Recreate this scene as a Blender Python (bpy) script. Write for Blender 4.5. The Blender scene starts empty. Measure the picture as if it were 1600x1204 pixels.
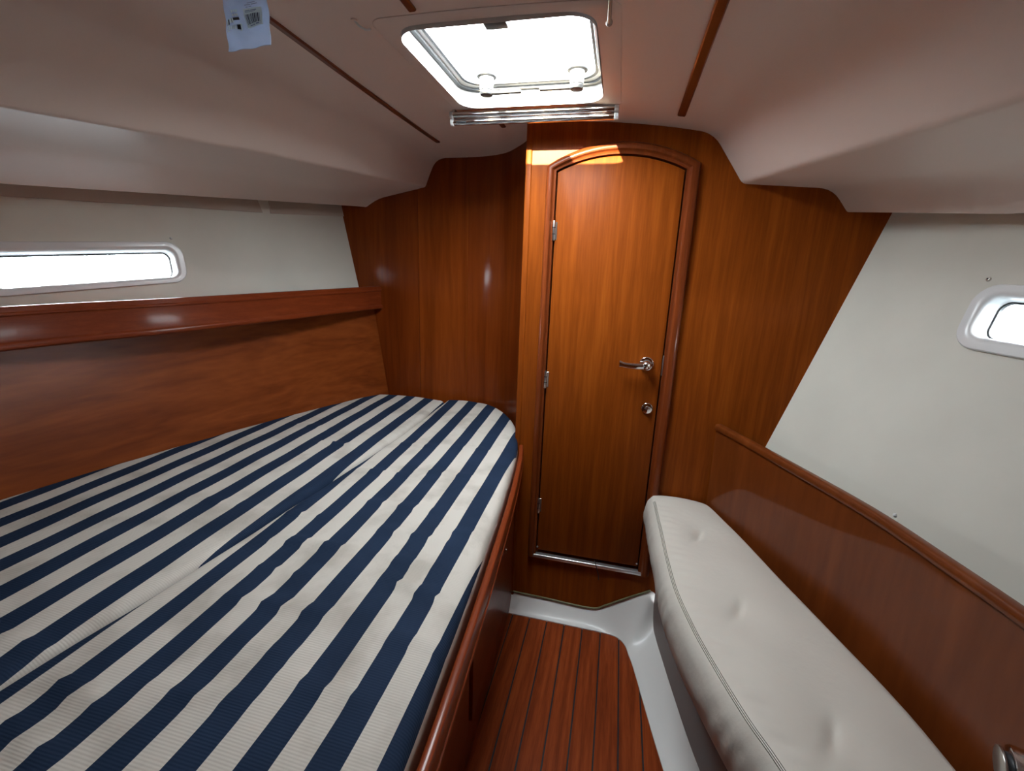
import bpy, bmesh, math, random
import numpy as np
from mathutils import Vector, Matrix
from mathutils.geometry import tessellate_polygon

scene = bpy.context.scene
COL = scene.collection
random.seed(7)

# ---------------------------------------------------------------- camera
cam_data = bpy.data.cameras.new('camera')
cam_data.sensor_fit = 'HORIZONTAL'
cam_data.sensor_width = 36.0
cam_data.lens = 691.18 * 36.0 / 1600.0
cam_data.clip_start = 0.01
cam = bpy.data.objects.new('camera', cam_data)
COL.objects.link(cam)
rt = Vector((0.97189371, 0.23278284, 0.03513917))
dn = Vector((0.09043462, -0.23135305, -0.9686575))
fw = Vector((-0.21735729, 0.94460993, -0.24590221))
m = Matrix.Identity(4)
for i in range(3):
    m[i][0] = rt[i]; m[i][1] = -dn[i]; m[i][2] = -fw[i]
m[2][3] = 1.45
cam.matrix_world = m
scene.camera = cam

# ---------------------------------------------------------------- light
world = bpy.data.worlds.new('hazy_sky')
scene.world = world
world.use_nodes = True
bg = world.node_tree.nodes['Background']
bg.inputs[0].default_value = (0.93, 0.97, 1.0, 1.0)
bg.inputs[1].default_value = 49.0
sun_data = bpy.data.lights.new('sun', 'SUN')
sun_data.energy = 52.0
sun_data.color = (1.0, 0.80, 0.52)
sun_data.angle = math.radians(0.6)
sun = bpy.data.objects.new('sun', sun_data)
COL.objects.link(sun)
SUN_DIR = Vector((0.17, 1.0, -0.30)).normalized()
sun.rotation_euler = SUN_DIR.to_track_quat('-Z', 'Y').to_euler()
sun.location = (-0.4, -2, 3)


def portal(name, loc, normal, sx, sy):
    ld = bpy.data.lights.new(name, 'AREA')
    ld.shape = 'RECTANGLE'; ld.size = sx; ld.size_y = sy
    ld.cycles.is_portal = True
    o = bpy.data.objects.new(name, ld)
    COL.objects.link(o)
    o.location = loc
    o.rotation_euler = Vector(normal).to_track_quat('-Z', 'Y').to_euler()
    return o


vs = scene.view_settings
vs.view_transform = 'Standard'
vs.look = 'None'
vs.gamma = 1.0
vs.use_curve_mapping = False
vs.exposure = 0.0
cy = scene.cycles
cy.max_bounces = 12
cy.diffuse_bounces = 7
cy.glossy_bounces = 5
cy.transparent_max_bounces = 12
cy.sample_clamp_indirect = 6.0
cy.use_denoising = True

# ---------------------------------------------------------------- materials


def new_mat(name):
    mt = bpy.data.materials.new(name)
    mt.use_nodes = True
    nt = mt.node_tree
    return mt, nt, nt.nodes['Principled BSDF']


def plain(name, col, rough=0.5, metal=0.0, coat=0.0, coat_rough=0.1, noise=0.0, nscale=12.0, bump=0.0, bscale=80.0):
    mt, nt, b = new_mat(name)
    b.inputs['Base Color'].default_value = (*col, 1)
    b.inputs['Roughness'].default_value = rough
    b.inputs['Metallic'].default_value = metal
    b.inputs['Coat Weight'].default_value = coat
    b.inputs['Coat Roughness'].default_value = coat_rough
    tc = nt.nodes.new('ShaderNodeTexCoord')
    if noise > 0:
        n = nt.nodes.new('ShaderNodeTexNoise')
        n.inputs['Scale'].default_value = nscale
        n.inputs['Detail'].default_value = 6
        nt.links.new(tc.outputs['Object'], n.inputs['Vector'])
        r = nt.nodes.new('ShaderNodeValToRGB')
        r.color_ramp.elements[0].position = 0.3
        r.color_ramp.elements[1].position = 0.7
        r.color_ramp.elements[0].color = (*[c * (1 - noise) for c in col], 1)
        r.color_ramp.elements[1].color = (*[min(1, c * (1 + noise * 0.5)) for c in col], 1)
        nt.links.new(n.outputs['Fac'], r.inputs['Fac'])
        nt.links.new(r.outputs['Color'], b.inputs['Base Color'])
    if bump > 0:
        n2 = nt.nodes.new('ShaderNodeTexNoise')
        n2.inputs['Scale'].default_value = bscale
        n2.inputs['Detail'].default_value = 4
        nt.links.new(tc.outputs['Object'], n2.inputs['Vector'])
        bp = nt.nodes.new('ShaderNodeBump')
        bp.inputs['Strength'].default_value = bump
        bp.inputs['Distance'].default_value = 0.004
        nt.links.new(n2.outputs['Fac'], bp.inputs['Height'])
        nt.links.new(bp.outputs['Normal'], b.inputs['Normal'])
    return mt


def wood(name, dark, mid, light, stretch, rough=0.42, coat=0.3, coat_rough=0.14, figure=1.0, seed=0.0, spec=0.25):
    """varnished veneer; stretch = texture scale per world axis (small along the grain)"""
    mt, nt, b = new_mat(name)
    tc = nt.nodes.new('ShaderNodeTexCoord')
    mp = nt.nodes.new('ShaderNodeMapping')
    mp.inputs['Scale'].default_value = stretch
    mp.inputs['Location'].default_value = (seed, seed * 1.7, seed * 0.6)
    nt.links.new(tc.outputs['Object'], mp.inputs['Vector'])
    n1 = nt.nodes.new('ShaderNodeTexNoise')           # broad figure
    n1.inputs['Scale'].default_value = 0.9
    n1.inputs['Detail'].default_value = 3
    n1.inputs['Distortion'].default_value = 0.8 * figure
    nt.links.new(mp.outputs['Vector'], n1.inputs['Vector'])
    wv = nt.nodes.new('ShaderNodeMath'); wv.operation = 'MULTIPLY'; wv.inputs[1].default_value = 9.0 * figure
    nt.links.new(n1.outputs['Fac'], wv.inputs[0])
    sn = nt.nodes.new('ShaderNodeMath'); sn.operation = 'PINGPONG'; sn.inputs[1].default_value = 1.0
    nt.links.new(wv.outputs[0], sn.inputs[0])
    n2 = nt.nodes.new('ShaderNodeTexNoise')           # fine pores
    n2.inputs['Scale'].default_value = 7.0
    n2.inputs['Detail'].default_value = 5
    nt.links.new(mp.outputs['Vector'], n2.inputs['Vector'])
    mix = nt.nodes.new('ShaderNodeMix'); mix.data_type = 'FLOAT'
    mix.inputs['Factor'].default_value = 0.55
    nt.links.new(sn.outputs[0], mix.inputs[2])
    nt.links.new(n2.outputs['Fac'], mix.inputs[3])
    r = nt.nodes.new('ShaderNodeValToRGB')
    e = r.color_ramp.elements
    e[0].position = 0.22; e[0].color = (*dark, 1)
    e[1].position = 0.85; e[1].color = (*light, 1)
    k = e.new(0.52); k.color = (*mid, 1)
    nt.links.new(mix.outputs[0], r.inputs['Fac'])
    nt.links.new(r.outputs['Color'], b.inputs['Base Color'])
    b.inputs['Roughness'].default_value = rough
    b.inputs['Specular IOR Level'].default_value = spec
    b.inputs['Coat Weight'].default_value = coat
    b.inputs['Coat Roughness'].default_value = coat_rough
    bp = nt.nodes.new('ShaderNodeBump')
    bp.inputs['Strength'].default_value = 0.06
    bp.inputs['Distance'].default_value = 0.002
    nt.links.new(n2.outputs['Fac'], bp.inputs['Height'])
    nt.links.new(bp.outputs['Normal'], b.inputs['Normal'])
    return mt


M = {}
M['door_wood'] = wood('honey_veneer', (0.20, 0.041, 0.0035), (0.26, 0.057, 0.0050), (0.32, 0.077, 0.0072), (34, 34, 1.5), figure=0.4, coat=0.08, coat_rough=0.30, spec=0.05, rough=0.55)
M['bulk_wood'] = wood('mahogany_veneer', (0.14, 0.024, 0.003), (0.18, 0.033, 0.0042), (0.225, 0.045, 0.006), (14, 14, 0.9), figure=0.6, seed=3.0, coat=0.26, spec=0.06)
M['bulk_wood_b'] = wood('mahogany_veneer_light', (0.17, 0.031, 0.0035), (0.22, 0.043, 0.005), (0.27, 0.057, 0.007), (14, 14, 0.9), figure=0.6, seed=6.0, coat=0.26, spec=0.06)
M['trim_wood'] = wood('mahogany_trim', (0.14, 0.028, 0.006), (0.18, 0.037, 0.008), (0.225, 0.048, 0.011), (40, 40, 2.0), figure=0.4, seed=5.0, coat=0.25, spec=0.1)
M['rail_wood'] = wood('mahogany_rail', (0.15, 0.025, 0.006), (0.185, 0.033, 0.008), (0.22, 0.042, 0.010), (30, 3, 60), figure=0.4, seed=2.0, coat=0.25, spec=0.1)
M['side_wood'] = wood('mahogany_long_grain', (0.15, 0.030, 0.005), (0.205, 0.045, 0.0075), (0.255, 0.060, 0.011), (6, 1.3, 11), figure=0.7, seed=8.0, coat=0.25, coat_rough=0.25, spec=0.1)
M['settee_wood'] = wood('settee_veneer', (0.125, 0.028, 0.005), (0.155, 0.036, 0.0065), (0.19, 0.046, 0.009), (9, 9, 1.4), figure=0.5, seed=11.0, coat=0.5, coat_rough=0.06, spec=0.08)
M['floor_wood'] = wood('teak_plank', (0.16, 0.027, 0.006), (0.25, 0.046, 0.010), (0.34, 0.070, 0.016), (60, 3.0, 60), figure=0.35, seed=4.0, coat=0.15, spec=0.1)
M['batten'] = plain('mahogany_batten', (0.13, 0.026, 0.008), 0.35, coat=0.4)
M['caulk'] = plain('black_caulk', (0.006, 0.005, 0.005), 0.6)
M['olive_caulk'] = plain('olive_sealant', (0.16, 0.15, 0.07), 0.6)
M['liner'] = plain('cream_gelcoat_liner', (0.78, 0.645, 0.575), 0.42, coat=0.1, coat_rough=0.3)
M['lining'] = plain('ivory_vinyl_lining', (0.70, 0.69, 0.61), 0.6, noise=0.05, nscale=5.0, bump=0.05, bscale=60)
M['cove'] = plain('white_gelcoat', (0.76, 0.75, 0.72), 0.45, coat=0.1)
M['white_plastic'] = plain('white_plastic', (0.74, 0.75, 0.75), 0.35, coat=0.2)
M['gasket'] = plain('dark_rubber', (0.02, 0.022, 0.025), 0.5)
M['alu'] = plain('brushed_aluminium', (0.80, 0.81, 0.82), 0.32, metal=0.9)
M['chrome'] = plain('polished_chrome', (0.82, 0.82, 0.83), 0.10, metal=1.0)
M['satin'] = plain('satin_steel', (0.62, 0.61, 0.58), 0.28, metal=1.0)
M['brown_front'] = plain('brown_laminate', (0.11, 0.058, 0.048), 0.45, coat=0.15)
M['leather'] = plain('ivory_leather', (0.64, 0.605, 0.54), 0.42, noise=0.06, nscale=3.0, bump=0.22, bscale=55)
M['thread'] = plain('olive_stitching', (0.10, 0.092, 0.065), 0.7)
M['black'] = plain('black_plastic', (0.012, 0.012, 0.014), 0.5)
M['beige_trim'] = plain('beige_vinyl_strip', (0.50, 0.43, 0.36), 0.6)
M['ink'] = plain('black_print', (0.02, 0.022, 0.025), 0.6)
M['grey_ink'] = plain('grey_print', (0.22, 0.25, 0.30), 0.6)
M['water'] = plain('added_water', (0.025, 0.034, 0.040), 0.3, noise=0.2, nscale=1.5)
M['stopper'] = plain('clear_grey_plastic', (0.42, 0.34, 0.28), 0.25, coat=0.5)


def glass(name, tint, refl=0.06):
    mt = bpy.data.materials.new(name)
    mt.use_nodes = True
    nt = mt.node_tree
    nt.nodes.clear()
    out = nt.nodes.new('ShaderNodeOutputMaterial')
    tr = nt.nodes.new('ShaderNodeBsdfTransparent')
    tr.inputs[0].default_value = (*tint, 1)
    gl = nt.nodes.new('ShaderNodeBsdfGlossy')
    gl.inputs['Roughness'].default_value = 0.03
    mx = nt.nodes.new('ShaderNodeMixShader')
    mx.inputs[0].default_value = refl
    nt.links.new(tr.outputs[0], mx.inputs[1])
    nt.links.new(gl.outputs[0], mx.inputs[2])
    nt.links.new(mx.outputs[0], out.inputs[0])
    return mt


M['pane'] = glass('clear_acrylic', (0.94, 0.96, 0.97))


def film_mat(name, col, tcol):
    mt = bpy.data.materials.new(name)
    mt.use_nodes = True
    nt = mt.node_tree
    nt.nodes.clear()
    out = nt.nodes.new('ShaderNodeOutputMaterial')
    df = nt.nodes.new('ShaderNodeBsdfDiffuse'); df.inputs[0].default_value = (*col, 1)
    tl = nt.nodes.new('ShaderNodeBsdfTranslucent'); tl.inputs[0].default_value = (*tcol, 1)
    gl = nt.nodes.new('ShaderNodeBsdfGlossy'); gl.inputs['Roughness'].default_value = 0.2
    m1 = nt.nodes.new('ShaderNodeMixShader'); m1.inputs[0].default_value = 0.72
    m2 = nt.nodes.new('ShaderNodeMixShader'); m2.inputs[0].default_value = 0.10
    nt.links.new(df.outputs[0], m1.inputs[1]); nt.links.new(tl.outputs[0], m1.inputs[2])
    nt.links.new(m1.outputs[0], m2.inputs[1]); nt.links.new(gl.outputs[0], m2.inputs[2])
    nt.links.new(m2.outputs[0], out.inputs[0])
    return mt


M['bag'] = film_mat('blue_grey_plastic_film', (0.52, 0.60, 0.73), (0.62, 0.71, 0.86))
M['paper'] = film_mat('pale_paper_label', (0.85, 0.90, 0.78), (0.92, 0.97, 0.84))


def stripe_mat():
    mt, nt, b = new_mat('navy_and_ecru_striped_cotton')
    uv = nt.nodes.new('ShaderNodeUVMap'); uv.uv_map = 'stripe'
    sp = nt.nodes.new('ShaderNodeSeparateXYZ')
    nt.links.new(uv.outputs[0], sp.inputs[0])
    fr = nt.nodes.new('ShaderNodeMath'); fr.operation = 'FRACT'
    nt.links.new(sp.outputs['X'], fr.inputs[0])
    lt = nt.nodes.new('ShaderNodeMath'); lt.operation = 'LESS_THAN'; lt.inputs[1].default_value = 0.5
    nt.links.new(fr.outputs[0], lt.inputs[0])
    tc = nt.nodes.new('ShaderNodeTexCoord')
    nz = nt.nodes.new('ShaderNodeTexNoise'); nz.inputs['Scale'].default_value = 9; nz.inputs['Detail'].default_value = 8
    nt.links.new(tc.outputs['Object'], nz.inputs['Vector'])
    rw = nt.nodes.new('ShaderNodeValToRGB')
    rw.color_ramp.elements[0].position = 0.33; rw.color_ramp.elements[0].color = (0.43, 0.395, 0.345, 1)
    rw.color_ramp.elements[1].position = 0.52; rw.color_ramp.elements[1].color = (0.55, 0.515, 0.46, 1)
    nt.links.new(nz.outputs['Fac'], rw.inputs['Fac'])
    rb = nt.nodes.new('ShaderNodeValToRGB')
    rb.color_ramp.elements[0].position = 0.3; rb.color_ramp.elements[0].color = (0.010, 0.021, 0.046, 1)
    rb.color_ramp.elements[1].position = 0.7; rb.color_ramp.elements[1].color = (0.0145, 0.029, 0.062, 1)
    nt.links.new(nz.outputs['Fac'], rb.inputs['Fac'])
    mx = nt.nodes.new('ShaderNodeMix'); mx.data_type = 'RGBA'
    nt.links.new(lt.outputs[0], mx.inputs['Factor'])
    nt.links.new(rw.outputs['Color'], mx.inputs[6])
    nt.links.new(rb.outputs['Color'], mx.inputs[7])
    nt.links.new(mx.outputs[2], b.inputs['Base Color'])
    b.inputs['Roughness'].default_value = 0.85
    b.inputs['Specular IOR Level'].default_value = 0.15
    # woven ribs running across the stripes
    ml = nt.nodes.new('ShaderNodeMath'); ml.operation = 'MULTIPLY'; ml.inputs[1].default_value = 2 * math.pi / 0.0045
    nt.links.new(sp.outputs['Y'], ml.inputs[0])
    sn = nt.nodes.new('ShaderNodeMath'); sn.operation = 'SINE'
    nt.links.new(ml.outputs[0], sn.inputs[0])
    bp = nt.nodes.new('ShaderNodeBump'); bp.inputs['Strength'].default_value = 0.2; bp.inputs['Distance'].default_value = 0.0007
    nt.links.new(sn.outputs[0], bp.inputs['Height'])
    nt.links.new(bp.outputs['Normal'], b.inputs['Normal'])
    return mt


M['stripe'] = stripe_mat()
M['piping'] = plain('pale_cotton_side', (0.56, 0.49, 0.44), 0.8)

# ---------------------------------------------------------------- helpers


def mesh_obj(name, verts, faces, mat, parent=None, smooth=None, fix=True):
    me = bpy.data.meshes.new(name)
    me.from_pydata([tuple(v) for v in verts], [], [tuple(f) for f in faces])
    if fix:
        bm = bmesh.new(); bm.from_mesh(me)
        bmesh.ops.remove_doubles(bm, verts=bm.verts, dist=1e-6)
        bmesh.ops.recalc_face_normals(bm, faces=bm.faces)
        bm.to_mesh(me); bm.free()
    me.materials.append(mat if not isinstance(mat, str) else M[mat])
    o = bpy.data.objects.new(name, me)
    COL.objects.link(o)
    if parent:
        o.parent = parent
    if smooth is not None:
        me.polygons.foreach_set('use_smooth', [True] * len(me.polygons))
        me.set_sharp_from_angle(angle=math.radians(smooth))
    return o


def from_bm(name, bm, mat, parent=None, smooth=None):
    me = bpy.data.meshes.new(name)
    bmesh.ops.recalc_face_normals(bm, faces=bm.faces)
    bm.to_mesh(me); bm.free()
    me.materials.append(M[mat])
    o = bpy.data.objects.new(name, me)
    COL.objects.link(o)
    if parent:
        o.parent = parent
    if smooth is not None:
        me.polygons.foreach_set('use_smooth', [True] * len(me.polygons))
        me.set_sharp_from_angle(angle=math.radians(smooth))
    return o


def empty(name, loc):
    o = bpy.data.objects.new(name, None)
    COL.objects.link(o)
    o.location = loc
    o.empty_display_size = 0.05
    return o


def adopt(child, parent):
    """parent without moving the child (child meshes are written in room coordinates)"""
    child.parent = parent
    child.matrix_parent_inverse = Matrix.Translation(parent.location).inverted()
    return child


def tag(o, label, cat, group=None):
    o['label'] = label; o['category'] = cat
    if group:
        o['group'] = group
    return o


def struct(o, label=None):
    o['kind'] = 'structure'
    if label:
        o['label'] = label
    return o


def box_bm(lo, hi, bevel=0.0, seg=2, bm=None):
    b = bmesh.new()
    bmesh.ops.create_cube(b, size=1.0)
    for v in b.verts:
        for i in range(3):
            v.co[i] = lo[i] + (v.co[i] + 0.5) * (hi[i] - lo[i])
    if bevel > 0:
        bmesh.ops.bevel(b, geom=b.edges[:], offset=bevel, segments=seg, profile=0.5, affect='EDGES')
    return b


def cyl_bm(p0, p1, r0, r1=None, seg=24, bevel=0.0):
    p0 = Vector(p0); p1 = Vector(p1); r1 = r0 if r1 is None else r1
    d = p1 - p0
    b = bmesh.new()
    bmesh.ops.create_cone(b, cap_ends=True, segments=seg, radius1=r0, radius2=r1, depth=d.length)
    if bevel > 0:
        es = [e for e in b.edges if any(len(f.verts) > 4 for f in e.link_faces)]
        bmesh.ops.bevel(b, geom=es, offset=bevel, segments=2, profile=0.5, affect='EDGES')
    mt = Matrix.Translation((p0 + p1) / 2) @ d.to_track_quat('Z', 'Y').to_matrix().to_4x4()
    bmesh.ops.transform(b, matrix=mt, verts=b.verts)
    return b


def join_bm(a, b):
    me = bpy.data.meshes.new('tmp'); b.to_mesh(me); b.free(); a.from_mesh(me); bpy.data.meshes.remove(me)
    return a


def catmull(pts, n):
    """resample a polyline of 3-tuples smoothly, n points per span"""
    P = [Vector(p) for p in pts]
    P = [P[0] * 2 - P[1]] + P + [P[-1] * 2 - P[-2]]
    out = []
    for i in range(1, len(P) - 2):
        a, b, c, d = P[i - 1], P[i], P[i + 1], P[i + 2]
        for k in range(n):
            t = k / n
            out.append(0.5 * ((2 * b) + (c - a) * t + (2 * a - 5 * b + 4 * c - d) * t * t + (3 * b - a - 3 * c + d) * t ** 3))
    out.append(P[-2].copy())
    return out


def sweep(path, profile, closed=True, caps=True):
    """profile (a, b): a = offset to the right of travel (horizontal), b = offset upward"""
    V = []; Fc = []
    n = len(path); k = len(profile)
    for i, p in enumerate(path):
        a = path[max(0, i - 1)]; b = path[min(n - 1, i + 1)]
        t = Vector((b[0] - a[0], b[1] - a[1], 0)).normalized()
        nr = Vector((t.y, -t.x, 0))
        for (u, w) in profile:
            V.append(Vector(p) + nr * u + Vector((0, 0, w)))
    kk = k if closed else k - 1
    for i in range(n - 1):
        for j in range(kk):
            j2 = (j + 1) % k
            Fc.append((i * k + j, i * k + j2, (i + 1) * k + j2, (i + 1) * k + j))
    if caps and closed:
        Fc.append(tuple(range(k - 1, -1, -1)))
        Fc.append(tuple((n - 1) * k + j for j in range(k)))
    return V, Fc


def tube(path, r, seg=8):
    V = []; Fc = []
    n = len(path)
    for i, p in enumerate(path):
        p = Vector(p)
        t = (Vector(path[min(n - 1, i + 1)]) - Vector(path[max(0, i - 1)])).normalized()
        up = Vector((0, 0, 1)) if abs(t.z) < 0.9 else Vector((1, 0, 0))
        s = t.cross(up).normalized(); u = s.cross(t)
        for j in range(seg):
            a = 2 * math.pi * j / seg
            V.append(p + s * (r * math.cos(a)) + u * (r * math.sin(a)))
    for i in range(n - 1):
        for j in range(seg):
            j2 = (j + 1) % seg
            Fc.append((i * seg + j, i * seg + j2, (i + 1) * seg + j2, (i + 1) * seg + j))
    Fc.append(tuple(range(seg))); Fc.append(tuple((n - 1) * seg + j for j in range(seg)))
    return V, Fc


def plate(outer, holes, mp, d0, d1):
    """solid sheet with holes; mp(u, v, d) -> world"""
    loops = [outer] + holes
    flat = [Vector((p[0], p[1], 0)) for l in loops for p in l]
    tris = tessellate_polygon([[Vector((p[0], p[1], 0)) for p in l] for l in loops])
    n = len(flat)
    V = [mp(p.x, p.y, d0) for p in flat] + [mp(p.x, p.y, d1) for p in flat]
    Fc = [tuple(t) for t in tris] + [tuple(i + n for i in reversed(t)) for t in tris]
    s = 0
    for l in loops:
        k = len(l)
        for j in range(k):
            a = s + j; b = s + (j + 1) % k
            Fc.append((a, b, b + n, a + n))
        s += k
    return V, Fc


def round_poly(corners, r, n=7):
    """round the corners of a convex polygon (2-D)"""
    out = []
    k = len(corners)
    rr = r if isinstance(r, (list, tuple)) else [r] * k
    for i in range(k):
        p = Vector(corners[i]); a = Vector(corners[i - 1]); b = Vector(corners[(i + 1) % k])
        da = (a - p).normalized(); db = (b - p).normalized()
        ang = da.angle(db); t = rr[i] / math.tan(ang / 2)
        c = p + (da + db).normalized() * (rr[i] / math.sin(ang / 2))
        s = p + da * t; e = p + db * t
        a0 = math.atan2(s.y - c.y, s.x - c.x); a1 = math.atan2(e.y - c.y, e.x - c.x)
        dlt = (a1 - a0 + math.pi) % (2 * math.pi) - math.pi
        for j in range(n + 1):
            q = a0 + dlt * j / n
            out.append((c.x + rr[i] * math.cos(q), c.y + rr[i] * math.sin(q)))
    return out


def ring(outer, inner, mp, steps):
    """loft between two matching closed contours; steps = [(t, d)] t 0 outer .. 1 inner, d height"""
    n = len(outer); V = []; Fc = []
    for (t, d) in steps:
        for i in range(n):
            u = outer[i][0] * (1 - t) + inner[i][0] * t
            v = outer[i][1] * (1 - t) + inner[i][1] * t
            V.append(mp(u, v, d))
    for s in range(len(steps) - 1):
        for i in range(n):
            j = (i + 1) % n
            Fc.append((s * n + i, s * n + j, (s + 1) * n + j, (s + 1) * n + i))
    return V, Fc


def ngrid(V2):
    R = len(V2); Cn = len(V2[0])
    V = [p for row in V2 for p in row]
    Fc = [(i * Cn + j, i * Cn + j + 1, (i + 1) * Cn + j + 1, (i + 1) * Cn + j) for i in range(R - 1) for j in range(Cn - 1)]
    return V, Fc


# ================================================================ STRUCTURE
D = 1.665            # door bulkhead
YB = -0.80           # aft end of the cabin, behind the camera

# ---- floor: teak planks over black caulking
floor = mesh_obj('floor', *plate([(-0.75, YB), (1.0, YB), (1.0, 1.72), (-0.75, 1.72)], [], lambda u, v, d: Vector((u, v, d)), -0.04, -0.0025), 'caulk')
struct(floor, 'varnished teak plank sole with black caulked seams')
pw = 0.0757
pl = None
for k in range(-2, 9):
    x0 = -0.328 + pw * (k - 1) + 0.0024
    x1 = x0 + pw - 0.0048
    b = box_bm((x0, YB, -0.02), (x1, 1.612, 0.0), 0.0012, 1)
    o = from_bm('plank', b, 'floor_wood', floor)

# ---- water plane added around the boat to dim light from below through the portlights
V = [Vector((90 * math.cos(2 * math.pi * i / 48), 90 * math.sin(2 * math.pi * i / 48), -0.6)) for i in range(48)]
sea = mesh_obj('added_water', V, [tuple(range(48))], 'water')
sea['kind'] = 'structure'
sea['label'] = 'dark water plane added outside the portlights to dim light from below'

# ---- white moulded cove between sole and bulkhead / settee
fl = catmull([(-0.40, 1.603, 0), (-0.2, 1.604, 0), (-0.04, 1.603, 0), (0.06, 1.602, 0), (0.115, 1.594, 0), (0.148, 1.564, 0), (0.164, 1.515, 0), (0.182, 1.453, 0), (0.224, 1.262, 0), (0.260, 1.109, 0), (0.34, 0.80, 0), (0.45, 0.4, 0), (0.50, 0.0, 0), (0.50, YB, 0)], 6)
tp = catmull([(-0.40, 1.668, 0.068), (-0.2, 1.668, 0.066), (0.0, 1.668, 0.061), (0.06, 1.668, 0.088), (0.13, 1.668, 0.135), (0.24, 1.668, 0.205), (0.282, 1.655, 0.115), (0.272, 1.582, 0.07), (0.288, 1.47, 0.07), (0.310, 1.343, 0.07), (0.362, 1.084, 0.07), (0.45, 0.78, 0.07), (0.56, 0.4, 0.07), (0.60, YB, 0.07)], 6)
fl = fl[:len(tp)]
rows = []
nr = 7
for a, b2 in zip(fl, tp):
    row = [Vector((a.x, a.y, -0.02)), a + Vector((0, 0, 0.004))]
    for j in range(1, nr):
        t = j / (nr - 1)
        p = a.lerp(b2, t)
        p.z -= 0.012 * math.sin(math.pi * t)
        p.z = max(p.z, 0.004 + 0.004 * t)
        row.append(p)
    rows.append(row)
cove = mesh_obj('baseboard_front', *ngrid(rows), 'cove', smooth=40)
struct(cove, 'white moulded cove edging the plank sole')
cs = catmull([(-0.36, 1.661, 0.0695), (-0.2, 1.661, 0.0675), (0.0, 1.661, 0.0625), (0.06, 1.661, 0.0895), (0.13, 1.661, 0.1365), (0.235, 1.661, 0.203)], 5)
o = mesh_obj('sealant_bead', *tube(cs, 0.0035, 6), 'olive_caulk', cove, 60)

# ---- door bulkhead
XL, XR = -0.247, 0.173
ZB, ZS, ZT = 0.300, 1.797, 1.845


def arch(xl, xr, zs, zt, n=20):
    h = (xr - xl) / 2; s = zt - zs
    R = (h * h + s * s) / (2 * s); cx = (xl + xr) / 2; cz = zt - R
    a0 = math.atan2(zs - cz, -h); a1 = math.atan2(zs - cz, h)
    return [(cx + R * math.cos(a0 + (a1 - a0) * i / n), cz + R * math.sin(a0 + (a1 - a0) * i / n)) for i in range(n + 1)]


def wallmap(y):
    return lambda u, v, d: Vector((u, y + d, v))


hole = [(XL - 0.006, 0.282)] + arch(XL - 0.006, XR + 0.006, ZS + 0.004, ZT + 0.006) + [(XR + 0.006, 0.282)]
wf = mesh_obj('wall_front', *plate([(-0.352, -0.02), (0.34, -0.02), (0.86, 1.80), (0.86, 1.978), (-0.352, 1.978)], [hole], wallmap(D), 0.0, 0.035), 'door_wood')
struct(wf, 'varnished mahogany bulkhead around the cabin door')
back = mesh_obj('door_backing', *plate([(-0.30, 0.25), (0.25, 0.25), (0.25, 1.9), (-0.30, 1.9)], [], wallmap(D), 0.0352, 0.06), 'caulk', wf)

# corner post at the left end of the door bulkhead
post = from_bm('trim_1', box_bm((-0.362, D - 0.006, -0.02), (-0.340, D + 0.055, 1.978), 0.004, 3), 'door_wood', smooth=35)
struct(post, 'narrow honey coloured corner post left of the door')

# ---- door with arched head
door_c = [(XL, ZB)] + arch(XL, XR, ZS, ZT) + [(XR, ZB)]
door_i = [(XL + 0.004, ZB + 0.004)] + arch(XL + 0.004, XR - 0.004, ZS - 0.003, ZT - 0.004) + [(XR - 0.004, ZB + 0.004)]
V, Fc = ring(door_c, door_i, wallmap(D), [(0, 0.030), (0, 0.004), (0.3, 0.001), (1, 0.0)])
n = len(door_c)
Fc.append(tuple(3 * n + i for i in range(n)))
door = mesh_obj('door_1', V, Fc, M['door_wood'], smooth=30)
struct(door, 'arched honey mahogany cabin door with chrome lever')

# door frame: rounded moulding
fo = [(XL - 0.037, 0.272)] + arch(XL - 0.037, XR + 0.046, ZS + 0.018, ZT + 0.040) + [(XR + 0.046, 0.272)]
fi = [(XL - 0.004, 0.272)] + arch(XL - 0.004, XR + 0.004, ZS + 0.002, ZT + 0.004) + [(XR + 0.004, 0.272)]
V = []; Fc = []
steps = [(0, 0.0), (0, -0.010), (0.10, -0.016), (0.25, -0.020), (0.45, -0.0215), (0.62, -0.020), (0.72, -0.013), (0.80, -0.010), (1, -0.009), (1, 0.030)]
n = len(fo)
for (t, d) in steps:
    for i in range(n):
        V.append(Vector((fo[i][0] * (1 - t) + fi[i][0] * t, D + d, fo[i][1] * (1 - t) + fi[i][1] * t)))
for s in range(len(steps) - 1):
    for i in range(n - 1):
        Fc.append((s * n + i, s * n + i + 1, (s + 1) * n + i + 1, (s + 1) * n + i))
Fc.append(tuple(s * n for s in range(len(steps))))
Fc.append(tuple(s * n + n - 1 for s in range(len(steps))))
frame = mesh_obj('trim_2', V, Fc, 'trim_wood', smooth=40)
struct(frame, 'red brown rounded moulding around the arched door')
sill = from_bm('trim_3', box_bm((-0.268, D - 0.014, 0.268), (0.196, D + 0.01, 0.284), 0.004, 3), 'alu', smooth=40)
struct(sill, 'bright aluminium threshold strip under the door')

# hinges
for z in (1.602, 1.055, 0.513):
    hb = cyl_bm((XL - 0.002, D - 0.008, z - 0.034), (XL - 0.002, D - 0.008, z + 0.034), 0.0055, seg=14, bevel=0.0012)
    h = from_bm('hinge', hb, 'satin', door, 40)
    lf = from_bm('hinge_leaf', box_bm((XL - 0.001, D - 0.0025, z - 0.03), (XL + 0.009, D + 0.001, z + 0.03), 0.001, 1), 'satin', h)
    for kz in (-0.011, 0.011):
        from_bm('knuckle_ring', cyl_bm((XL - 0.002, D - 0.008, z + kz - 0.0012), (XL - 0.002, D - 0.008, z + kz + 0.0012), 0.0062, seg=14), 'gasket', h)

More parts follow.
